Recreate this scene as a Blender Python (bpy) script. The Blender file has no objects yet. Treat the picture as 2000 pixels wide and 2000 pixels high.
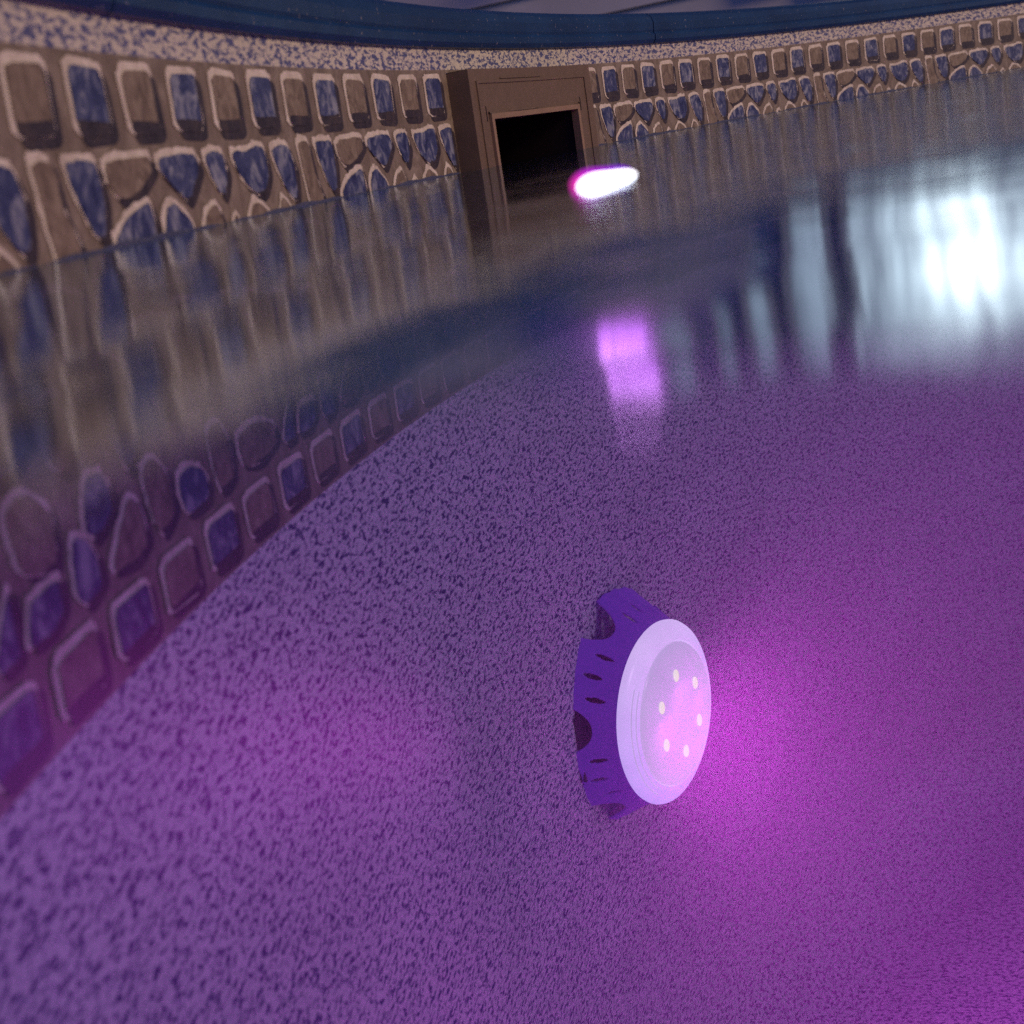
import bpy, bmesh, math, random
import numpy as np
from mathutils import Vector, Matrix
random.seed(7)

# ------------------------------------------------------------------ camera
U = 0.04                                   # metres per pattern unit
R0, D0, H0 = 59.671, 5.093, 0.36732        # pool radius, camera to wall, camera over water (units)
YAW, PITCH, ROLL = 1.70128, 0.147705, -0.170448
PH, TP = 2.949023, 0.0209638               # angle of tile 0, angle per tile
R = R0*U
S = bpy.context.scene
C = S.collection

f0 = Vector((math.cos(YAW)*math.cos(PITCH), math.sin(YAW)*math.cos(PITCH), -math.sin(PITCH)))
r0 = Vector((math.sin(YAW), -math.cos(YAW), 0))
u0 = r0.cross(f0)
cr, sr = math.cos(ROLL), math.sin(ROLL)
Xc = cr*r0 + sr*u0
Yc = -sr*r0 + cr*u0
CAM = Vector((-(R0-D0)*U, 0, H0*U))
cd = bpy.data.cameras.new('camera'); cam = bpy.data.objects.new('camera', cd); C.objects.link(cam)
cam.matrix_world = Matrix(((Xc.x, Yc.x, -f0.x, CAM.x), (Xc.y, Yc.y, -f0.y, CAM.y), (Xc.z, Yc.z, -f0.z, CAM.z), (0, 0, 0, 1)))
cd.sensor_width = 36; cd.lens = 2195.66/2000*36
cd.shift_x = (1000-619.385)/2000; cd.shift_y = -(1000-683.558)/2000
cd.clip_start = 0.005; cd.clip_end = 500
cd.dof.use_dof = True; cd.dof.focus_distance = 1.18; cd.dof.aperture_fstop = 9
S.camera = cam

# ------------------------------------------------------------------ world, sun, exposure
W = bpy.data.worlds.new('World'); S.world = W; W.use_nodes = True
nt = W.node_tree; nt.nodes.clear()
SUN_EL, SUN_AZ = math.radians(24), math.radians(-36)      # azimuth from +x
sky = nt.nodes.new('ShaderNodeTexSky'); sky.sky_type = 'NISHITA'; sky.sun_disc = False
sky.sun_elevation = math.radians(2); sky.sun_rotation = math.pi/2 - SUN_AZ
sky.ozone_density = 4; sky.dust_density = 2
bg = nt.nodes.new('ShaderNodeBackground'); bg.inputs['Strength'].default_value = 0.35
tint = nt.nodes.new('ShaderNodeMix'); tint.data_type = 'RGBA'; tint.blend_type = 'MULTIPLY'
tint.inputs[0].default_value = 1.0; tint.inputs[7].default_value = (0.72, 0.80, 1.25, 1)
out = nt.nodes.new('ShaderNodeOutputWorld')
nt.links.new(sky.outputs[0], tint.inputs[6]); nt.links.new(tint.outputs[2], bg.inputs['Color']); nt.links.new(bg.outputs[0], out.inputs['Surface'])

sd = bpy.data.lights.new('sun', 'SUN'); sd.energy = 1.7; sd.angle = math.radians(14); sd.color = (1.0, 0.71, 0.39)
so = bpy.data.objects.new('sun', sd); C.objects.link(so)
sdir = Vector((math.cos(SUN_AZ)*math.cos(SUN_EL), math.sin(SUN_AZ)*math.cos(SUN_EL), math.sin(SUN_EL)))
so.rotation_euler = sdir.to_track_quat('Z', 'Y').to_euler()

S.view_settings.view_transform = 'Standard'; S.view_settings.look = 'None'
S.view_settings.exposure = 0.0; S.view_settings.gamma = 1.0
S.cycles.use_denoising = False        # the photograph is a grainy high-ISO frame
S.cycles.transparent_max_bounces = 16
S.cycles.max_bounces = 8; S.cycles.volume_bounces = 0
S.cycles.caustics_reflective = False; S.cycles.caustics_refractive = False
S.cycles.sample_clamp_indirect = 3.0; S.cycles.sample_clamp_direct = 4.0

# ------------------------------------------------------------------ helpers
def P(u_ang, dep, z):                       # angle, depth inward from the liner (units), height (units)
    r = (R0-dep)*U
    return Vector((r*math.cos(u_ang), r*math.sin(u_ang), z*U))
def A(u): return PH - TP*u

def obj(name, bm, mats, parent=None, smooth=False, mat_world=None):
    me = bpy.data.meshes.new(name); bm.to_mesh(me); bm.free()
    for m in (mats if isinstance(mats, (list, tuple)) else [mats]): me.materials.append(m)
    if smooth:
        me.polygons.foreach_set('use_smooth', [True]*len(me.polygons))
    o = bpy.data.objects.new(name, me); C.objects.link(o)
    if mat_world is not None: o.matrix_world = mat_world
    if parent is not None: o.parent = parent
    return o
def empty(name, label, cat, loc=(0, 0, 0)):
    o = bpy.data.objects.new(name, None); o.empty_display_size = 0.05; C.objects.link(o)
    o.location = loc; o['label'] = label; o['category'] = cat
    return o
def quad(bm, pts, mi=0, uv=None):
    f = bm.faces.new([bm.verts.new(p) for p in pts]); f.material_index = mi
    if uv:
        L = bm.loops.layers.uv.verify()
        for l, c in zip(f.loops, uv): l[L].uv = c
    return f
def box(bm, x0, x1, y0, y1, z0, z1, mi=0):
    v = [bm.verts.new((x, y, z)) for z in (z0, z1) for y in (y0, y1) for x in (x0, x1)]
    for i in ((0, 2, 3, 1), (4, 5, 7, 6), (0, 1, 5, 4), (2, 6, 7, 3), (0, 4, 6, 2), (1, 3, 7, 5)):
        f = bm.faces.new([v[k] for k in i]); f.material_index = mi

class M:                                    # tiny node builder
    def __init__(s, name):
        s.m = bpy.data.materials.new(name); s.m.use_nodes = True
        s.t = s.m.node_tree; s.t.nodes.clear()
        s.o = s.t.nodes.new('ShaderNodeOutputMaterial')
    def n(s, kind, **kw):
        nd = s.t.nodes.new('ShaderNode'+kind)
        for k, v in kw.items():
            if k.startswith('_'):
                nd.inputs[int(k[1:])].default_value = v
            elif k in nd.inputs.keys() or ' ' in k:
                nd.inputs[k].default_value = v
            else: setattr(nd, k, v)
        return nd
    def l(s, a, b): s.t.links.new(a, b)
    def ramp(s, fac, stops, interp='LINEAR'):
        r = s.t.nodes.new('ShaderNodeValToRGB'); r.color_ramp.interpolation = interp
        e = r.color_ramp.elements
        while len(e) < len(stops): e.new(0.5)
        for el, (p, c) in zip(e, stops):
            el.position = p; el.color = (*c, 1) if len(c) == 3 else c
        s.l(fac, r.inputs[0]); return r.outputs[0]
    def mix(s, fac, a, b, blend='MIX'):
        nd = s.t.nodes.new('ShaderNodeMix'); nd.data_type = 'RGBA'; nd.blend_type = blend
        for i, v in ((0, fac), (6, a), (7, b)):
            if isinstance(v, (int, float)): nd.inputs[i].default_value = v
            elif isinstance(v, tuple): nd.inputs[i].default_value = (*v, 1)
            else: s.l(v, nd.inputs[i])
        return nd.outputs[2]
    def principled(s, col, rough=0.5, spec=0.4, bump=None, **kw):
        b = s.t.nodes.new('ShaderNodeBsdfPrincipled')
        if isinstance(col, tuple): b.inputs['Base Color'].default_value = (*col, 1)
        else: s.l(col, b.inputs['Base Color'])
        b.inputs['Roughness'].default_value = rough; b.inputs['Specular IOR Level'].default_value = spec
        for k, v in kw.items(): b.inputs[k].default_value = v
        if bump is not None:
            bp = s.t.nodes.new('ShaderNodeBump'); bp.inputs['Strength'].default_value = bump[1]; bp.inputs['Distance'].default_value = bump[2]
            s.l(bump[0], bp.inputs['Height']); s.l(bp.outputs[0], b.inputs['Normal'])
        s.l(b.outputs[0], s.o.inputs['Surface']); return b
    def coord(s, scale=(1, 1, 1), kind='UV'):
        tc = s.n('TexCoord'); mp = s.t.nodes.new('ShaderNodeMapping'); mp.inputs['Scale'].default_value = scale
        s.l(tc.outputs[kind], mp.inputs[0]); return mp.outputs[0]

def noise(m, vec, scale, detail=2, rough=0.5, dist=0.0):
    n = m.t.nodes.new('ShaderNodeTexNoise'); n.inputs['Scale'].default_value = scale; n.inputs['Detail'].default_value = detail
    n.inputs['Roughness'].default_value = rough; n.inputs['Distortion'].default_value = dist
    m.l(vec, n.inputs['Vector']); return n.outputs[0]

# ---- liner speckle (uv in metres along the wall / up the wall)
def speckle(name, base, dark, mid, scale, lo, hi):
    m = M(name); c = m.coord((0.5, 1, 1))
    a = noise(m, c, scale, 3.0, 0.62, 0.6)
    b = noise(m, c, scale*2.1, 2.0, 0.5, 1.4)
    mask = m.ramp(a, [(lo, (1, 1, 1)), (hi, (0, 0, 0))])
    mask2 = m.ramp(b, [(0.34, (1, 1, 1)), (0.42, (0, 0, 0))])
    big = noise(m, c, 9, 3, 0.6)
    bs = m.mix(m.ramp(big, [(0.35, (0, 0, 0)), (0.65, (1, 1, 1))]), base, tuple(x*0.88 for x in base))
    col = m.mix(mask2, bs, mid)
    col = m.mix(mask, col, dark)
    m.principled(col, 0.55, 0.25)
    return m.m
MAT_SPECK = speckle('liner_speckle', (0.70, 0.68, 0.70), (0.045, 0.04, 0.15), (0.22, 0.22, 0.36), 300, 0.42, 0.50)
MAT_SPECK_TOP = speckle('liner_speckle_upper', (0.60, 0.52, 0.45), (0.085, 0.09, 0.20), (0.24, 0.22, 0.29), 290, 0.45, 0.51)

def stone(name, c0, c1, c2, scale, stretch=(1, 0.6, 1)):
    m = M(name); c = m.coord(stretch)
    a = noise(m, c, scale, 4, 0.65, 1.2)
    col = m.ramp(a, [(0.33, c0), (0.5, c1), (0.66, c2)])
    m.principled(col, 0.5, 0.3); return m.m
MAT_GROUT = stone('border_grout', (0.15, 0.11, 0.085), (0.20, 0.15, 0.12), (0.27, 0.21, 0.17), 60)
MAT_BLUE = stone('border_blue_stone', (0.019, 0.024, 0.085), (0.06, 0.07, 0.16), (0.28, 0.28, 0.34), 85)
MAT_BROWN = stone('border_brown_stone', (0.12, 0.085, 0.065), (0.20, 0.145, 0.11), (0.28, 0.215, 0.165), 110)
MAT_LIGHT = stone('border_cream_edge', (0.50, 0.41, 0.35), (0.62, 0.52, 0.45), (0.72, 0.62, 0.55), 90)
MAT_DARK = stone('border_dark_edge', (0.03, 0.022, 0.03), (0.045, 0.035, 0.045), (0.07, 0.05, 0.05), 90)
BORDER = [MAT_GROUT, MAT_LIGHT, MAT_DARK, MAT_BLUE, MAT_BROWN]

def plain(name, col, rough, spec=0.4, bumpscale=None, bs=0.15, var=0.12, **kw):
    m = M(name); c = m.coord(kind='Object')
    a = noise(m, c, bumpscale or 40, 4, 0.6)
    cc = m.mix(m.ramp(a, [(0.3, (0, 0, 0)), (0.7, (1, 1, 1))]), tuple(x*(1-var) for x in col), tuple(min(1, x*(1+var)) for x in col))
    m.principled(cc, rough, spec, (a, bs, 0.001), **kw); return m.m

# ------------------------------------------------------------------ ground
bm = bmesh.new(); quad(bm, [(-150, -150, -1.3), (150, -150, -1.3), (150, 150, -1.3), (-150, 150, -1.3)])
g = obj('ground', bm, plain('lawn', (0.05, 0.07, 0.03), 0.9, 0.1, 30, 0.6, 0.4)); g['kind'] = 'structure'

# ------------------------------------------------------------------ pool shell
ZT, ZB, H = 2.72, -4.50, 2.235              # liner top, border bottom, border top
ZF = -30.0                                  # floor
SK0, SK1, SKT, SKB = 11.62, 17.38, 2.17, -2.7
pool = empty('swimming_pool', 'round above-ground pool with speckled blue liner, printed stone border and navy top rail', 'swimming pool')

NSEG = 300*4
da = 2*math.pi/NSEG
A_START = A(SK0)                            # start the grid on the skimmer edge so its hole is clean
def ring_faces(bm, z0, z1, nz, mi, skip=None, dep=0.0):
    for i in range(NSEG):
        a0, a1 = A_START - i*da, A_START - (i+1)*da
        if skip and i < skip: continue
        for k in range(nz):
            za, zb = z0+(z1-z0)*k/nz, z0+(z1-z0)*(k+1)/nz
            quad(bm, [P(a0, dep, za), P(a1, dep, za), P(a1, dep, zb), P(a0, dep, zb)], mi,
                 [(-a0*R, za*U), (-a1*R, za*U), (-a1*R, zb*U), (-a0*R, zb*U)])
nsk = int(round((SK1-SK0)*TP/da))
bm = bmesh.new()
ring_faces(bm, H, ZT, 1, 1)                               # pale speckle over the border
ring_faces(bm, -14, ZB, 2, 0); ring_faces(bm, ZF+3, -14, 2, 0)
for k in range(6):                                        # cove down to the floor
    t0, t1 = k/6*math.pi/2, (k+1)/6*math.pi/2
    d0, z0 = 3*(1-math.cos(t0)), ZF+3-3*math.sin(t0)
    d1, z1 = 3*(1-math.cos(t1)), ZF+3-3*math.sin(t1)
    for i in range(0, NSEG, 4):
        a0, a1 = A_START-i*da, A_START-(i+4)*da
        v0 = (ZF+3)*U - t0*3*U; v1 = (ZF+3)*U - t1*3*U
        quad(bm, [P(a0, d1, z1), P(a1, d1, z1), P(a1, d0, z0), P(a0, d0, z0)], 0,
             [(-a0*R, v1), (-a1*R, v1), (-a1*R, v0), (-a0*R, v0)])
bmesh.ops.remove_doubles(bm, verts=bm.verts, dist=1e-5)
obj('liner', bm, [MAT_SPECK, MAT_SPECK_TOP], pool, True)['label'] = 'speckled cream and blue vinyl lining the curved wall'

bm = bmesh.new()
n = 180; rr = (R0-3)*U; v = [((rr*math.cos(2*math.pi*i/n)), (rr*math.sin(2*math.pi*i/n)), ZF*U) for i in range(n)]
f = bm.faces.new([bm.verts.new(p) for p in v]); L = bm.loops.layers.uv.verify()
for l in f.loops: l[L].uv = (l.vert.co.x, l.vert.co.y)
obj('floor_liner', bm, MAT_SPECK, pool)

# ---- printed stone border, the print itself laid on as thin sheets
def smooth_poly(pts, n=5):
    out = []; N = len(pts)
    for i in range(N):
        p0, p1, p2, p3 = (np.array(pts[(i+k-1) % N], float) for k in range(4))
        for j in range(n):
            t = j/n
            m1, m2 = .3*(p2-p0), .3*(p3-p1)      # slack tangents keep the corners
            out.append((2*t**3-3*t*t+1)*p1+(t**3-2*t*t+t)*m1+(-2*t**3+3*t*t)*p2+(t**3-t*t)*m2)
    return np.array(out)
def rsquare(u, hw, z0, z1, r=0.11):
    pts = []
    jit = lambda: random.uniform(-.018, .018)
    c = [(u+hw-r, z1-r, 0), (u-hw+r, z1-r, 90), (u-hw+r, z0+r, 180), (u+hw-r, z0+r, 270)]
    for cx, cz, a in c:
        jx, jz = jit(), jit()
        for k in range(5):
            t = math.radians(a+22.5*k); pts.append((cx+jx+r*math.cos(t), cz+jz+r*math.sin(t)))
    return np.array(pts)
def put(bm, pts, lift, mi, off):
    # fan from the middle so the sheet follows the curved wall
    cu, cz = pts.mean(0)
    L = bm.loops.layers.uv.verify()
    vs = [bm.verts.new(P(A(x+off), lift, z)) for x, z in pts]
    vc = bm.verts.new(P(A(cu+off), lift, cz))
    uvs = [(-A(x+off)*R, z*U) for x, z in pts]; uc = (-A(cu+off)*R, cz*U)
    for i in range(len(vs)):
        j = (i+1) % len(vs)
        f = bm.faces.new((vs[i], vs[j], vc)); f.material_index = mi
        for l, c in zip(f.loops, (uvs[i], uvs[j], uc)): l[L].uv = c
def inset(pts, d):
    c = pts.mean(0); q = pts-c; ext = np.abs(q).max(0)
    return c+q*(1-d/np.maximum(ext, .12))
def add_stone(bm, pts, col, off, lipz=.10):
    c = pts.mean(0)
    put(bm, pts+np.array([.075, -.085]), 0.008, 2, off)                # dark lower right edge
    cre = inset(pts, -.015)+np.array([-.036, .055])+np.array([[random.gauss(0, .011), random.gauss(0, .011)] for _ in pts])
    put(bm, cre, 0.014, 1, off)  # cream upper left edge
    fl = inset(pts, .035)+np.array([[random.gauss(0, .008), random.gauss(0, .008)] for _ in pts])
    put(bm, fl, 0.020, 2, off)
    top = fl.copy(); zmin, zmax = fl[:, 1].min(), fl[:, 1].max()
    lo = zmin+lipz*(zmax-zmin)
    wob = np.array([random.uniform(-.02, .02) for _ in top])
    sel = top[:, 1] < lo
    top[sel, 1] = lo + wob[sel]; top[:, 0] -= .02
    umax = top[:, 0].max()
    top[:, 0] = np.minimum(top[:, 0], umax-.035)
    put(bm, top, 0.026, 3 if col == 'b' else 4, off)
PERIOD = [
 ('b', [(.32, 1.0), (.6, 1.04), (.88, 1.0), (.95, .62), (.86, .22), (.74, .05), (.55, .28), (.38, .68)]),
 ('n', [(1.02, .95), (1.3, 1.02), (1.9, 1.02), (2.0, .85), (1.7, .62), (1.25, .48), (1.04, .7)]),
 ('b', [(2.12, .98), (2.5, 1.03), (2.95, 1.0), (3.05, .8), (2.78, .47), (2.62, .36), (2.38, .55), (2.1, .8)]),
 ('b', [(3.2, .98), (3.42, 1.03), (3.64, .98), (3.72, .7), (3.58, .4), (3.48, .34), (3.32, .55), (3.2, .8)]),
 ('b', [(3.9, .98), (4.3, .98), (4.55, 1.05), (4.78, 1.0), (4.84, .62), (4.64, .32), (4.42, .26), (4.08, .5), (3.9, .8)]),
 ('b', [(4.98, .96), (5.25, 1.04), (5.5, .98), (5.64, .62), (5.58, .22), (5.46, .06), (5.2, .36), (5.02, .72)]),
 ('n', [(5.78, 1.02), (6.12, 1.03), (6.2, .5), (6.38, .05), (6.3, -.2), (5.95, -.25), (5.84, .4)]),
 ('b', [(.98, .12), (1.3, .34), (1.78, .46), (1.86, .0), (1.7, -.62), (1.25, -.7), (.98, -.2)]),
 ('b', [(1.98, .08), (2.12, .36), (2.32, .40), (2.62, .12), (2.74, -.3), (2.5, -.7), (2.05, -.62)]),
 ('n', [(2.86, -.1), (3.0, .2), (3.26, .3), (3.4, .0), (3.42, -.6), (2.95, -.75)]),
 ('n', [(3.54, -.15), (3.74, .1), (3.9, -.2), (3.86, -.85), (3.58, -.75)]),
 ('n', [(4.0, -.12), (4.28, .24), (4.66, .0), (4.72, -.5), (4.42, -.95), (4.05, -.75)]),
 ('n', [(4.86, -.25), (5.08, .22), (5.34, -.05), (5.42, -.8), (5.1, -1.1), (4.88, -.85)]),
 ('b', [(5.58, -.35), (5.75, -.28), (6.2, -.42), (6.35, -.95), (6.0, -1.35), (5.62, -1.0)]),
 ('n', [(.5, -.2), (.8, -.1), (.86, -.7), (.7, -1.1), (.48, -.8)]),
 ('b', [(.95, -.95), (1.4, -.88), (1.7, -1.0), (1.55, -1.7), (1.25, -2.1), (1.0, -1.6)]),
 ('n', [(1.85, -.85), (2.4, -.9), (2.55, -1.3), (2.3, -2.0), (2.0, -2.35), (1.8, -1.6)]),
 ('b', [(2.75, -1.0), (3.3, -.98), (3.35, -1.6), (3.05, -2.3), (2.8, -1.8)]),
 ('n', [(3.55, -1.05), (3.95, -1.1), (4.1, -1.8), (3.8, -2.5), (3.55, -2.0)]),
 ('b', [(4.2, -1.15), (4.8, -1.25), (4.95, -1.6), (4.6, -1.85), (4.3, -1.8)]),
 ('n', [(5.1, -1.35), (5.5, -1.3), (5.62, -1.8), (5.4, -2.15), (5.15, -1.9)]),
 ('b', [(.1, -1.2), (.4, -1.1), (.75, -1.4), (.7, -2.1), (.4, -2.5), (.1, -1.8)]),
 # the stones above the lower row of squares
 ('n', [(4.42, -2.08), (4.72, -2.02), (5.04, -2.33), (5.05, -2.65), (4.92, -2.93), (4.5, -2.76), (4.4, -2.4)]),
 ('b', [(4.38, -3.42), (4.5, -3.0), (4.98, -2.98), (4.96, -3.3), (4.7, -3.46)]),
 ('b', [(5.26, -2.72), (5.45, -2.80), (5.6, -3.08), (5.62, -3.36), (5.3, -3.5), (5.16, -3.3), (5.18, -2.95)]),
 ('n', [(.29, -2.70), (.46, -2.85), (.52, -3.3), (.2, -3.46), (-.2, -3.38), (-.18, -3.22), (.05, -2.94)]),
 ('b', [(5.66, -2.22), (5.9, -2.26), (6.05, -2.55), (5.95, -2.76), (5.62, -2.93), (5.47, -2.76), (5.52, -2.48)]),
 ('n', [(.62, -2.5), (.85, -2.45), (1.08, -2.7), (1.14, -3.2), (.8, -3.42), (.68, -3.2), (.6, -2.8)]),
 ('b', [(1.3, -2.85), (1.55, -2.8), (1.82, -2.95), (1.93, -3.22), (1.78, -3.43), (1.35, -3.4), (1.24, -3.1)]),
 ('n', [(2.06, -2.55), (2.35, -2.5), (2.55, -2.85), (2.52, -3.35), (2.15, -3.45), (2.05, -3.0)]),
 ('n', [(2.74, -2.85), (3.3, -2.8), (3.72, -2.98), (3.74, -3.28), (3.2, -3.44), (2.76, -3.3)]),
 ('b', [(3.92, -3.3), (4.1, -3.0), (4.3, -2.75), (4.3, -3.15), (4.24, -3.42), (4.0, -3.45)]),
]
bm = bmesh.new()
ring_faces(bm, SKB, SKT, 6, 0, nsk)
ring_faces(bm, SKT, H, 1, 0)
ring_faces(bm, ZB, SKB, 2, 0)
def in_skimmer(u0, u1, z1): return u1 > SK0-.02 and u0 < SK1+.02 and z1 > SKB
for k in range(-60, 226):                   # one period is six tiles
    for half in (0,):
        off = 0.0 if k < 15 else 0.25
        u = k
        if not in_skimmer(u+off-.42, u+off+.42, 2):
            add_stone(bm, rsquare(u, .34, 1.24, 2.08, .13), 'n' if k % 2 == 0 else 'b', off, .22)
        add_stone(bm, rsquare(u, .36, -4.36, -3.68, .12), 'b' if k % 2 == 0 else 'n', 0, .2)
for q in range(-10, 37):
    for col, pts in PERIOD:
        pp = np.array(pts); pp[:, 0] += 6*q
        off = 0.0 if pp[:, 0].mean() < 15 else 0.25
        if pp[:, 0].max() > 225 or pp[:, 0].min() < -60: continue
        z1 = pp[:, 1].max()
        if in_skimmer(pp[:, 0].min()+off, pp[:, 0].max()+off, z1):
            um = pp[:, 0].mean()+off
            if SK0-.1 < um < SK1+.1: continue
            if um < SK0: pp[:, 0] = np.minimum(pp[:, 0], SK0-off-.10)
            else: pp[:, 0] = np.maximum(pp[:, 0], SK1-off+.08)
        add_stone(bm, smooth_poly(pp), col, off, .08)
obj('stone_border', bm, BORDER, pool)['label'] = 'printed border of brown and blue stones around the waterline'

# thin dark blue strip where the water meets the liner
bm = bmesh.new()
for i in range(nsk, NSEG):
    a0, a1 = A_START-i*da, A_START-(i+1)*da
    w0 = .03+.02*math.sin(i*.37)+.015*math.sin(i*1.7); w1 = .03+.02*math.sin((i+1)*.37)+.015*math.sin((i+1)*1.7)
    quad(bm, [P(a0, .034, -.03), P(a1, .034, -.03), P(a1, .034, w1), P(a0, .034, w0)])
obj('waterline_strip', bm, plain('waterline_strip', (0.07, 0.075, 0.13), 0.3, 0.5), pool)

# outer wall and top rail
bm = bmesh.new()
for i in range(0, NSEG, 8):
    a0, a1 = A_START-i*da, A_START-(i+8)*da
    if i < nsk: continue
    quad(bm, [P(a0, -.6, -32.4), P(a1, -.6, -32.4), P(a1, -.6, 2.7), P(a0, -.6, 2.7)])
obj('outer_wall', bm, plain('outer_wall', (0.05, 0.09, 0.2), 0.45), pool)

m = M('navy_rail'); c = m.coord((1, 1, 1), 'Object')
a = noise(m, c, 14, 4, 0.6); b2 = noise(m, c, 260, 2, 0.5)
col = m.mix(m.ramp(a, [(0.35, (0, 0, 0)), (0.65, (1, 1, 1))]), (0.005, 0.026, 0.085), (0.008, 0.040, 0.12))
col = m.mix(m.ramp(b2, [(0.70, (0, 0, 0)), (0.74, (1, 1, 1))]), col, (0.22, 0.2, 0.22))
m.principled(col, 0.42, 0.45, (a, 0.1, 0.002)); MAT_RAIL = m.m
PROF = [(-.62, 2.66), (-.04, 2.66), (.10, 2.70), (.16, 2.80), (.17, 2.95), (.12, 3.02), (.14, 3.08), (.16, 3.3), (.10, 3.48), (-.05, 3.60), (-.4, 3.68), (-3.2, 3.74), (-3.4, 3.6), (-3.4, 2.9), (-3.2, 2.9)]
nr = 15
for s in range(nr):
    a_hi = 2.915 - s*2*math.pi/nr; a_lo = a_hi - 2*math.pi/nr + 0.0009
    bm = bmesh.new(); K = 24; rows = []
    for j in range(K+1):
        a = a_hi+(a_lo-a_hi)*j/K
        rows.append([bm.verts.new(P(a, d, z)) for d, z in PROF])
    for j in range(K):
        for i in range(len(PROF)-1):
            bm.faces.new((rows[j][i], rows[j+1][i], rows[j+1][i+1], rows[j][i+1]))
    bm.faces.new(rows[0]); bm.faces.new(rows[-1][::-1])
    o = obj('top_rail', bm, MAT_RAIL, pool, False)

# ------------------------------------------------------------------ skimmer
MAT_TAN = plain('skimmer_tan', (0.15, 0.098, 0.068), 0.42, 0.4, 60, 0.1, 0.08)
MAT_TAN2 = plain('skimmer_tan_frame', (0.27, 0.17, 0.115), 0.4, 0.4, 60, 0.1, 0.08)
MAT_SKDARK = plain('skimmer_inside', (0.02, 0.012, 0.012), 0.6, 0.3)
ac = A((SK0+SK1)/2)
sk = empty('pool_skimmer', 'tan plastic skimmer box set in the wall with dark square mouth', 'skimmer', P(ac, 0, -2.6))
def plate(bm, uu, zz, dep, mi=0, hole=None):
    """curved front sheet with cells; hole = (u0,u1,z0,z1)"""
    for i in range(len(uu)-1):
        for k in range(len(zz)-1):
            um, zm = (uu[i]+uu[i+1])/2, (zz[k]+zz[k+1])/2
            if hole and hole[0] < um < hole[1] and hole[2] < zm < hole[3]: continue
            quad(bm, [P(A(uu[i]), dep, zz[k]), P(A(uu[i+1]), dep, zz[k]), P(A(uu[i+1]), dep, zz[k+1]), P(A(uu[i]), dep, zz[k+1])], mi)
def rim(bm, u0_, u1_, z0_, z1_, d0, d1, inward=True):
    n = 8
    us = [u0_+(u1_-u0_)*i/n for i in range(n+1)]
    for z in (z0_, z1_):
        for i in range(n):
            quad(bm, [P(A(us[i]), d0, z), P(A(us[i+1]), d0, z), P(A(us[i+1]), d1, z), P(A(us[i]), d1, z)])
    for u in (u0_, u1_):
        quad(bm, [P(A(u), d0, z0_), P(A(u), d1, z0_), P(A(u), d1, z1_), P(A(u), d0, z1_)])
def lin(a, b, n): return [a+(b-a)*i/n for i in range(n+1)]
OU0, OU1, OZ1, OZ0 = 12.32, 16.60, 1.17, -2.2
IU0, IU1, IZ1, IZ0 = 12.44, 16.48, 1.04, -2.08
FD = 0.5
g0, g1 = SK0+.006, SK1-.006
bm = bmesh.new()
plate(bm, sorted(set(lin(g0, OU0, 3)+lin(OU0, OU1, 8)+lin(OU1, g1, 3))), sorted(set([SKB+.01, OZ0, OZ1, SKT-.01])), FD, 0, (OU0, OU1, OZ0, OZ1))
rim(bm, g0, g1, SKB+.01, SKT-.01, FD, -.7)
rim(bm, OU0, OU1, OZ0, OZ1, FD, .3)
bmesh.ops.remove_doubles(bm, verts=bm.verts, dist=1e-5)
fp = obj('faceplate', bm, MAT_TAN, sk)
mod = fp.modifiers.new('b', 'BEVEL'); mod.width = 0.0018; mod.segments = 3; mod.limit_method = 'ANGLE'; mod.angle_limit = math.radians(40)
bm = bmesh.new()       # raised border line and embossed panel on the plate
for (a_, b_, c_, d_) in ((g0+.28, g0+.34, -2.4, 1.9), (g1-.34, g1-.28, -2.4, 1.9), (g0+.34, g1-.34, 1.84, 1.9), (13.0, 14.9, 1.93, 1.955)):
    plate(bm, lin(a_, b_, 8), [c_, d_], FD+.03); rim(bm, a_, b_, c_, d_, FD-.05, FD+.03)
obj('raised_edge', bm, MAT_TAN, sk)
bm = bmesh.new()       # lighter frame round the mouth
plate(bm, sorted(set(lin(OU0+.01, OU1-.01, 8)+[IU0, IU1])), sorted([OZ0+.01, IZ0, IZ1, OZ1-.01]), FD+.05, 0, (IU0, IU1, IZ0, IZ1))
rim(bm, OU0+.01, OU1-.01, OZ0+.01, OZ1-.01, FD+.05, .2); rim(bm, IU0, IU1, IZ0, IZ1, FD+.05, .36)
obj('mouth_frame', bm, MAT_TAN2, sk)
bm = bmesh.new()       # two slots beside the mouth
for u in (12.2, 16.72):
    bm = bmesh.new(); plate(bm, [u-.018, u+.018], [1.0, 1.34], FD+.006); obj('slot', bm, MAT_SKDARK, sk)
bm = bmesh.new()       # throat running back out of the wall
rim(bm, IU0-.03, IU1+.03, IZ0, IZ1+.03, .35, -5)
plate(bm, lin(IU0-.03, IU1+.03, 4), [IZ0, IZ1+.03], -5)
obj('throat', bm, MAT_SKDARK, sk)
for o in (o for o in bpy.data.objects if o.parent == sk):
    o.matrix_parent_inverse = Matrix.Translation(sk.location).inverted()

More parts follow.
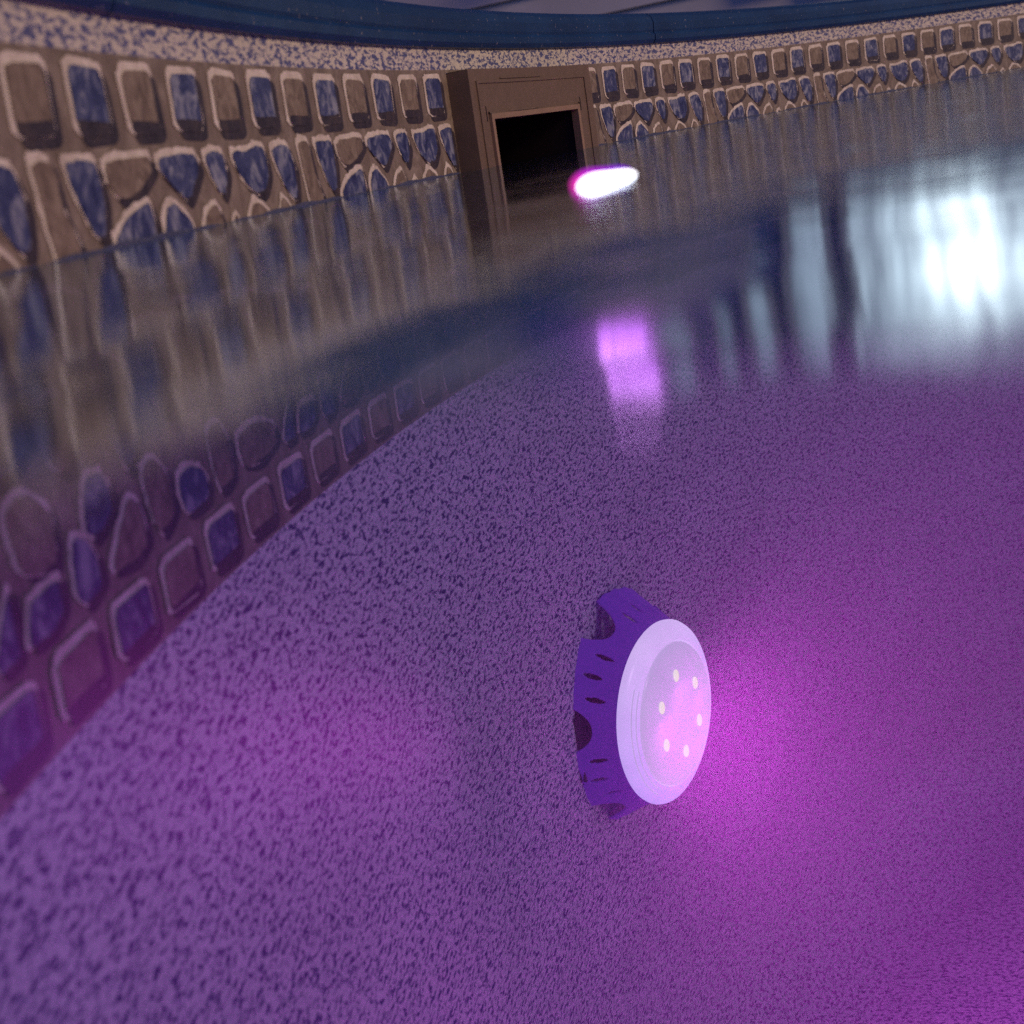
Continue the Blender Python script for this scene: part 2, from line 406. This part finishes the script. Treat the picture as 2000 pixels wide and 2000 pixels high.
# ------------------------------------------------------------------ water
m = M('pool_water')
tc = m.n('TexCoord')
def wav(scale, stretch, detail):
    mp = m.t.nodes.new('ShaderNodeMapping'); mp.inputs['Scale'].default_value = stretch; mp.inputs['Rotation'].default_value = (0, 0, 0.3)
    m.l(tc.outputs['Object'], mp.inputs[0]); return noise(m, mp.outputs[0], scale, detail, 0.5)
w1 = wav(7, (1, 1, 1), 2); w2 = wav(45, (1, 1, 1), 2)
bp1 = m.n('Bump'); bp1.inputs['Strength'].default_value = 1; bp1.inputs['Distance'].default_value = 0.0014; m.l(w1, bp1.inputs['Height'])
bp2 = m.n('Bump'); bp2.inputs['Strength'].default_value = 1; bp2.inputs['Distance'].default_value = 0.0005; m.l(w2, bp2.inputs['Height']); m.l(bp1.outputs[0], bp2.inputs['Normal'])
gl = m.n('BsdfGlossy'); gl.inputs['Roughness'].default_value = 0.072; gl.inputs['Color'].default_value = (.77, .90, 1, 1); m.l(bp2.outputs[0], gl.inputs['Normal'])
tr = m.n('BsdfTransparent'); tr.inputs['Color'].default_value = (0.59, 0.575, 0.94, 1)
lw = m.n('LayerWeight'); lw.inputs['Blend'].default_value = 0.5
inv = m.n('Math', operation='SUBTRACT'); inv.inputs[0].default_value = 1.0; m.l(lw.outputs['Facing'], inv.inputs[1])
G = lambda v: (v, v, v)
fac = m.ramp(inv.outputs[0], [(0.0, G(.92)), (.10, G(.88)), (.155, G(.93)), (.182, G(.86)), (.208, G(.46)), (.235, G(.20)), (.275, G(.08)), (.36, G(.035)), (1.0, G(.02))])
ms = m.n('MixShader'); m.l(fac, ms.inputs[0]); m.l(tr.outputs[0], ms.inputs[1]); m.l(gl.outputs[0], ms.inputs[2])
m.l(ms.outputs[0], m.o.inputs['Surface'])
vol = m.n('VolumePrincipled'); vol.inputs['Color'].default_value = (1.0, 0.7, 0.95, 1); vol.inputs['Density'].default_value = 0.165; vol.inputs['Anisotropy'].default_value = 0.0
m.l(vol.outputs[0], m.o.inputs['Volume'])
MW = m.m
m = M('pool_water_side'); tr = m.n('BsdfTransparent'); m.l(tr.outputs[0], m.o.inputs['Surface'])
vol = m.n('VolumePrincipled'); vol.inputs['Color'].default_value = (1.0, 0.7, 0.95, 1); vol.inputs['Density'].default_value = 0.165
m.l(vol.outputs[0], m.o.inputs['Volume'])
bm = bmesh.new(); n = 240; rw = (R0+.2)*U
top = [bm.verts.new((rw*math.cos(2*math.pi*i/n), rw*math.sin(2*math.pi*i/n), 0)) for i in range(n)]
bot = [bm.verts.new((v.co.x, v.co.y, (ZF-.3)*U)) for v in top]
bm.faces.new(top).material_index = 0; bm.faces.new(bot[::-1]).material_index = 1
for i in range(n):
    j = (i+1) % n; bm.faces.new((top[i], bot[i], bot[j], top[j])).material_index = 1
w = obj('water', bm, [MW, m.m]); w['kind'] = 'structure'

# ------------------------------------------------------------------ pool light
la, lz, ty, tz = 2.629, -14.788, -0.16, 0.036
nrm = Vector((-math.cos(la+ty)*math.cos(tz), -math.sin(la+ty)*math.cos(tz), math.sin(tz)))
tg = Vector((math.sin(la+ty), -math.cos(la+ty), 0)); bt = nrm.cross(tg)*-1
bt = Vector((0, 0, 1)) - nrm*nrm.z; bt.normalize(); tg = bt.cross(nrm)
base = P(la, 0, lz)
MWL = Matrix(((tg.x, bt.x, nrm.x, base.x), (tg.y, bt.y, nrm.y, base.y), (tg.z, bt.z, nrm.z, base.z), (0, 0, 0, 1)))
lt = empty('pool_light', 'round lit magenta pool light with scalloped purple housing on the underwater wall', 'pool light'); lt.matrix_world = MWL
def lpart(name, bm, mat, smooth=True, parent=lt):
    return obj(name, bm, mat, parent, smooth)

m = M('light_housing'); c = m.coord(kind='Object')
a = noise(m, c, 30, 3)
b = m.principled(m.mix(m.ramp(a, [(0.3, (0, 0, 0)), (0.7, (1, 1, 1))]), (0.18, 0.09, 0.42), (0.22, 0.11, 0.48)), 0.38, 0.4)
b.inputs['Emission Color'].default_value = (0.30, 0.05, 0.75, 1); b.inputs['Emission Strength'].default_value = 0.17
MAT_HOUS = m.m
# skirt: grid in angle x height, scalloped wall edge, slots cut through
bm = bmesh.new(); NT, NZ = 720, 44
RS = lambda t: 2.30 + 0.74*max(0.0, 1-t)**1.25      # t 0 wall edge .. 1 face
Z0s, Z1s = 0.2, 1.46
def scallop(th):
    ph = (th*6/(2*math.pi)) % 1.0
    d = abs(ph-.5)*2                         # 0 middle of scallop, 1 middle of petal
    w_ = .42
    return 0.56*math.sqrt(max(0, 1-(d/w_)**2)) if d < w_ else 0.05*math.exp(-(d-w_)*12)*0
ROT = math.radians(-41)
grid = []
for i in range(NT):
    th = 2*math.pi*i/NT; s0 = scallop(th); row = []
    for k in range(NZ+1):
        t = s0+(1-s0)*k/NZ
        rr_ = RS(t)*U*(1+0.006*math.cos(th*36)*(1-t)); z = (Z0s+(Z1s-Z0s)*t)*U
        row.append((bm.verts.new((rr_*math.cos(th+ROT), rr_*math.sin(th+ROT), z)), t, th))
    grid.append(row)
def in_slot(th, t):
    ph = (th*6/(2*math.pi)) % 1.0            # petal centre at 0
    x = (ph+.5) % 1.0 - .5
    for c_ in (-.21, 0.0, .21):
        if ((x-c_)/0.024)**2 + ((t-.50-(.1 if c_ else 0))/0.17)**2 < 1: return True
    return False
for i in range(NT):
    j = (i+1) % NT
    for k in range(NZ):
        q = (grid[i][k], grid[j][k], grid[j][k+1], grid[i][k+1])
        tm = sum(x[1] for x in q)/4; thm = 2*math.pi*(i+.5)/NT
        if in_slot(thm, tm): continue
        bm.faces.new([x[0] for x in q])
bmesh.ops.delete(bm, geom=[v for v in bm.verts if not v.link_faces], context='VERTS')
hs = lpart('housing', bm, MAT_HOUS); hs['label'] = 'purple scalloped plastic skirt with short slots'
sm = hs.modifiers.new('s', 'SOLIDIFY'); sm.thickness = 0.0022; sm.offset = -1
def lathe(bm, prof, n=96, mi=0):
    rows = []
    for r_, z in prof:
        rows.append([bm.verts.new((r_*U*math.cos(2*math.pi*i/n), r_*U*math.sin(2*math.pi*i/n), z*U)) for i in range(n)] if r_ > 1e-4 else [bm.verts.new((0, 0, z*U))])
    for a_, b_ in zip(rows, rows[1:]):
        for i in range(n):
            j = (i+1) % n
            if len(b_) == 1: f = bm.faces.new((a_[i], a_[j], b_[0]))
            elif len(a_) == 1: f = bm.faces.new((a_[0], b_[j], b_[i]))
            else: f = bm.faces.new((a_[i], a_[j], b_[j], b_[i]))
            f.material_index = mi
bm = bmesh.new(); lathe(bm, [(1.75, -.1), (1.8, .9), (1.95, 1.2), (2.2, 1.4), (0, 1.42)])
lpart('inner_can', bm, plain('inner_can', (0.10, 0.03, 0.12), 0.5))
bm = bmesh.new()       # square mounting bracket against the wall
box(bm, -2.8*U, 2.8*U, -.95*U, .95*U, -.12*U, .6*U)
bmesh.ops.bevel(bm, geom=bm.edges[:], offset=.004, segments=2, affect='EDGES')
lpart('mounting_bracket', bm, plain('mounting_bracket', (0.04, 0.012, 0.05), 0.5), False)

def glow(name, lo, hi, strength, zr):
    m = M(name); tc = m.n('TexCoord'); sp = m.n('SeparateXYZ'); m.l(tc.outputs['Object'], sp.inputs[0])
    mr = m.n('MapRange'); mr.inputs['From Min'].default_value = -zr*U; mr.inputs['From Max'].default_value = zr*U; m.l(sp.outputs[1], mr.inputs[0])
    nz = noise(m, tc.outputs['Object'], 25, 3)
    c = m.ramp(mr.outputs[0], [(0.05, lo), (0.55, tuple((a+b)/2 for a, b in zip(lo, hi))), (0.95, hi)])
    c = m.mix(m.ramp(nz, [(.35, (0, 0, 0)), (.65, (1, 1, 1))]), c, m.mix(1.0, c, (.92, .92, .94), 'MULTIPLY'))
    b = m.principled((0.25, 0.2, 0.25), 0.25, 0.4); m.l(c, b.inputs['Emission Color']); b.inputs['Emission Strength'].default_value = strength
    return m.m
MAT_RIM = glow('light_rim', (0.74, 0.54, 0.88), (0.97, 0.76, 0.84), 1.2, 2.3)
MAT_LENS = glow('light_lens', (0.76, 0.64, 0.66), (0.72, 0.61, 0.64), 1.15, 1.9)
bm = bmesh.new(); lathe(bm, [(2.26, 1.40), (2.335, 1.47), (2.35, 1.53), (2.32, 1.60), (2.2, 1.67), (2.0, 1.76), (1.86, 1.83), (1.84, 1.80), (1.84, 1.5)])
rim_o = lpart('rim', bm, MAT_RIM)
bm = bmesh.new()       # two fine moulded arcs on the rim
for ra, zz in ((2.10, 1.735), (1.97, 1.795)):
    K = 40; t0 = .016
    for i in range(K):
        a0, a1 = math.radians(140+90*i/K), math.radians(140+90*(i+1)/K)
        pr = [(-t0, -.01), (0, .014), (t0, -.01)]
        for (d0, h0), (d1, h1) in zip(pr, pr[1:]):
            quad(bm, [((ra+d0)*U*math.cos(a0), (ra+d0)*U*math.sin(a0), (zz+h0)*U), ((ra+d0)*U*math.cos(a1), (ra+d0)*U*math.sin(a1), (zz+h0)*U),
                      ((ra+d1)*U*math.cos(a1), (ra+d1)*U*math.sin(a1), (zz+h1)*U), ((ra+d1)*U*math.cos(a0), (ra+d1)*U*math.sin(a0), (zz+h1)*U)])
lpart('moulded_line', bm, MAT_LENS, True, rim_o)
bm = bmesh.new(); lathe(bm, [(1.835, 1.78), (1.8, 1.84), (1.6, 1.88), (1.2, 1.93), (.7, 1.97), (.3, 1.985), (0, 1.99)])
ln = lpart('lens', bm, MAT_LENS)
m = M('led_glow'); lw = m.n('LayerWeight'); lw.inputs['Blend'].default_value = .5
em = m.n('Emission'); m.l(m.ramp(lw.outputs['Facing'], [(0.0, (1, .95, .62)), (.6, (1, .92, .5)), (1.0, (.75, .6, .56))]), em.inputs[0]); em.inputs[1].default_value = 1.6
m.l(em.outputs[0], m.o.inputs['Surface']); MAT_LED = m.m
for ang in (87, 147, 205, 267, 325, 25):
    bm = bmesh.new(); bmesh.ops.create_uvsphere(bm, u_segments=20, v_segments=12, radius=1,
        matrix=Matrix.Translation((1.02*U*math.cos(math.radians(ang)), 1.02*U*math.sin(math.radians(ang)), 1.955*U)) @ Matrix.Diagonal((.125*U, .165*U, .05*U, 1)))
    lpart('led', bm, MAT_LED, True, ln)
def spot(name, loc, power, color, size, parent, tilt, blend=1.0, rad=0.0):
    d = bpy.data.lights.new(name, 'SPOT'); d.energy = power; d.color = color; d.spot_size = size; d.spot_blend = blend; d.shadow_soft_size = rad
    o = bpy.data.objects.new(name, d); C.objects.link(o); o.parent = parent; o.location = loc; 
    th = math.radians(tilt[1]); dv = Vector((math.cos(th)*math.sin(tilt[0]), math.sin(th)*math.sin(tilt[0]), math.cos(tilt[0])))
    o.rotation_euler = dv.to_track_quat('-Z', 'Y').to_euler()
    return o
for ang, pw, bl, td in ((87, 3.0, .6, -80), (147, 3.0, .55, -100), (205, 6.4, .36, -130), (267, 6.4, .36, -118), (325, 4.2, .6, -80), (25, 3.2, .6, -70)):
    spot('light_beam', (1.02*U*math.cos(math.radians(ang)), 1.02*U*math.sin(math.radians(ang)), 2.03*U), pw, (1.0, 0.07, 0.70), math.radians(179.5), lt, tilt=(math.radians(5 if bl < .4 else 17), td), blend=bl)

# ------------------------------------------------------------------ added stand-in for an unidentified bright sliver, set afloat
p0, p1 = Vector((-2.1462, 0.3268, 0)), Vector((-2.1250, 0.3618, 0))
mid = (p0+p1)/2; t2 = (p1-p0).normalized(); b2 = Vector((0, 0, 1)); n2 = t2.cross(b2)
HL = (p1-p0).length/2
s2 = empty('light_standin', 'tiny white-hot stand-in for an unidentified light before the skimmer, with added violet and red colour fringe', 'lamp')
s2.matrix_world = Matrix(((t2.x, b2.x, n2.x, mid.x), (t2.y, b2.y, n2.y, mid.y), (t2.z, b2.z, n2.z, mid.z), (0, 0, 0, 1)))
def pod(length, rad, zc, seed, xo=0.0, yo=0.0):             # a stubby rounded stick, fatter at the near end
    bm = bmesh.new(); n, k = 32, 20; rows = []
    for i in range(k+1):
        t = i/k; x = -length+2*length*t
        r_ = rad*(math.sin(math.pi*min(.995, max(.005, t)))**.45)*(1.12-.55*t+.10*math.sin(7*t+seed))
        rows.append([bm.verts.new((x+xo, yo+r_*math.sin(2*math.pi*q/n), zc+r_*math.cos(2*math.pi*q/n)*.8)) for q in range(n)])
    for a_, b_ in zip(rows, rows[1:]):
        for q in range(n):
            w_ = (q+1) % n; bm.faces.new((a_[q], b_[q], b_[w_], a_[w_]))
    bm.faces.new(rows[0][::-1]); bm.faces.new(rows[-1]); return bm
m = M('sliver_fringe'); tc = m.n('TexCoord'); sp = m.n('SeparateXYZ'); m.l(tc.outputs['Object'], sp.inputs[0])
mr = m.n('MapRange'); mr.inputs['From Min'].default_value = -HL; mr.inputs['From Max'].default_value = HL; m.l(sp.outputs[0], mr.inputs[0])
em = m.n('Emission'); m.l(m.ramp(mr.outputs[0], [(0, (1, .05, .35)), (.25, (.7, .02, .9)), (.8, (.3, .0, 1))]), em.inputs[0]); em.inputs[1].default_value = 1.1
m.l(em.outputs[0], m.o.inputs['Surface'])
obj('colour_fringe', pod(HL*1.05, .0042, -.001, 1, .0035, .0007), m.m, s2, True)  # violet-to-red glow imitating a lens colour fringe, not a real rim
m = M('sliver_white'); em = m.n('Emission'); em.inputs[0].default_value = (1, .95, 1, 1); em.inputs[1].default_value = 6; m.l(em.outputs[0], m.o.inputs['Surface'])
obj('sliver_core', pod(HL, .0033, .002, 1), m.m, s2, True)

# ------------------------------------------------------------------ house across the garden (seen mirrored in the water)
AZC = math.radians(72); HD = 6.0
hn = Vector((-math.cos(AZC), -math.sin(AZC), 0)); hx = Vector((math.sin(AZC), -math.cos(AZC), 0))
horg = Vector((CAM.x, CAM.y, 0)) - hn*HD
house = empty('house', 'dusky house with lit patio glass facing the pool, mirrored at the right of the water', 'house')
house.matrix_world = Matrix(((hx.x, 0, hn.x, horg.x), (hx.y, 0, hn.y, horg.y), (0, 1, 0, 0), (0, 0, 0, 1)))
# local frame: x right along the wall, y up, z towards the pool
def azx(deg): return HD*math.tan(AZC-math.radians(deg))
def ely(el, deg): return HD/math.cos(AZC-math.radians(deg))*math.tan(math.radians(el))
HX0 = -9.0
bm = bmesh.new()
y = -1.28
while y < 3.0:                              # lapped boards
    quad(bm, [(HX0, y, .02), (7, y, .02), (7, y+.17, 0), (HX0, y+.17, 0)]); quad(bm, [(HX0, y, 0), (7, y, 0), (7, y, .02), (HX0, y, .02)]); y += .17
box(bm, HX0, 7, -1.28, 3.05, -3, -.01)
obj('wall', bm, plain('house_siding', (0.42, 0.38, 0.46), 0.7, 0.2, 3, 0.1), house)
bm = bmesh.new()
quad(bm, [(HX0-.3, 2.95, .6), (7.4, 2.95, .6), (7.4, 4.4, -1.5), (HX0-.3, 4.4, -1.5)]); quad(bm, [(HX0-.3, 2.85, .6), (7.4, 2.85, .6), (7.4, 2.95, .6), (HX0-.3, 2.95, .6)]); quad(bm, [(HX0-.3, 2.9, -.05), (7.4, 2.9, -.05), (7.4, 2.85, .6), (HX0-.3, 2.85, .6)])
obj('roof', bm, plain('roof_shingle', (0.05, 0.045, 0.05), 0.85), house)
def emis(name, col, st):
    m = M(name); tc = m.n('TexCoord'); nz = noise(m, tc.outputs['Object'], 3, 3)
    em = m.n('Emission'); m.l(m.mix(m.ramp(nz, [(.3, (0, 0, 0)), (.7, (1, 1, 1))]), tuple(x*.8 for x in col), col), em.inputs[0]); em.inputs[1].default_value = st
    m.l(em.outputs[0], m.o.inputs['Surface']); return m.m
m = M('lit_window'); tc = m.n('TexCoord')
vd = m.n('VectorMath', operation='DISTANCE'); m.l(tc.outputs['Object'], vd.inputs[0]); vd.inputs[1].default_value = (azx(66.6), ely(8.2, 67), 0)
cc_ = m.ramp(vd.outputs['Value'], [(0.03, (1.0, 1.0, .97)), (.14, (.75, .8, .78)), (.28, (.28, .31, .33)), (.6, (.115, .13, .155)), (1.0, (.09, .105, .13))])
nz = noise(m, m.coord((9, .5, 1), 'Object'), 1.5, 3)
cc_ = m.mix(1.0, cc_, m.ramp(nz, [(.36, (.45, .45, .5)), (.62, (1.4, 1.4, 1.4))]), 'MULTIPLY')
em = m.n('Emission'); m.l(cc_, em.inputs[0]); em.inputs[1].default_value = 2.5; m.l(em.outputs[0], m.o.inputs['Surface']); MAT_PANE = m.m; MAT_HOT = emis('room_lamp', (1.0, .98, .93), 3.0)
MAT_FRAME = plain('window_frame', (0.35, 0.36, 0.40), 0.5)
def window(az0, az1, el0, el1, mat=MAT_PANE, frame=.04):
    xa, xb = azx(az1), azx(az0); ya, yb = ely(el0, (az0+az1)/2), ely(el1, (az0+az1)/2)
    bm = bmesh.new()
    for q in ((xa-frame, xb+frame, yb, yb+frame), (xa-frame, xb+frame, ya-frame, ya), (xa-frame, xa, ya, yb), (xb, xb+frame, ya, yb)): box(bm, *q, .015, .06)
    fr = obj('window', bm, MAT_FRAME, house)
    bm = bmesh.new(); quad(bm, [(xa, ya, .035), (xb, ya, .035), (xb, yb, .035), (xa, yb, .035)]); obj('pane', bm, mat, fr)
window(58.5, 71.4, 4.9, 12.2)
window(72.6, 73.9, 5.6, 12.4); window(75.1, 75.9, 8.6, 12.3); window(76.9, 77.6, 10.2, 12.4, frame=.02)
window(78.9, 80.2, 10.8, 12.9, frame=.02)
lan = empty('wall_lantern', 'purple-glowing lantern on the house wall, mirrored as the vertical pink streak in the water', 'lantern')
lx = (azx(80.5)+azx(82.6))/2; ly = ely(10.1, 81.5)
lan.matrix_world = house.matrix_world @ Matrix.Translation((lx, ly, .16))
lw_ = (azx(80.5)-azx(82.6))/2; lh = ely(12.9, 81.5)-ly
bm = bmesh.new()
for k in range(3): box(bm, -lw_+k*lw_*.68, -lw_+k*lw_*.75+lw_*.42, .0, lh, -.05, .06)
m = M('lantern_glass'); tc = m.n('TexCoord'); sp = m.n('SeparateXYZ'); m.l(tc.outputs['Object'], sp.inputs[0])
mr = m.n('MapRange'); mr.inputs['From Max'].default_value = lh; m.l(sp.outputs[1], mr.inputs[0])
em = m.n('Emission'); m.l(m.ramp(mr.outputs[0], [(0, (.16, .035, .22)), (.45, (.32, .08, .4)), (1, (.95, .35, 1))]), em.inputs[0]); em.inputs[1].default_value = 6.5
m.l(em.outputs[0], m.o.inputs['Surface'])
obj('glass', bm, m.m, lan)
for nm, q in (('cap', (-lw_-.02, lw_+.02, lh, lh+.03, -.08, .09)), ('base', (-lw_-.02, lw_+.02, -.03, 0, -.08, .09)), ('bracket', (-.02, .02, lh*.4, lh*.6, -.16, -.05))):
    bm = bmesh.new(); box(bm, *q); obj(nm, bm, MAT_FRAME, lan)
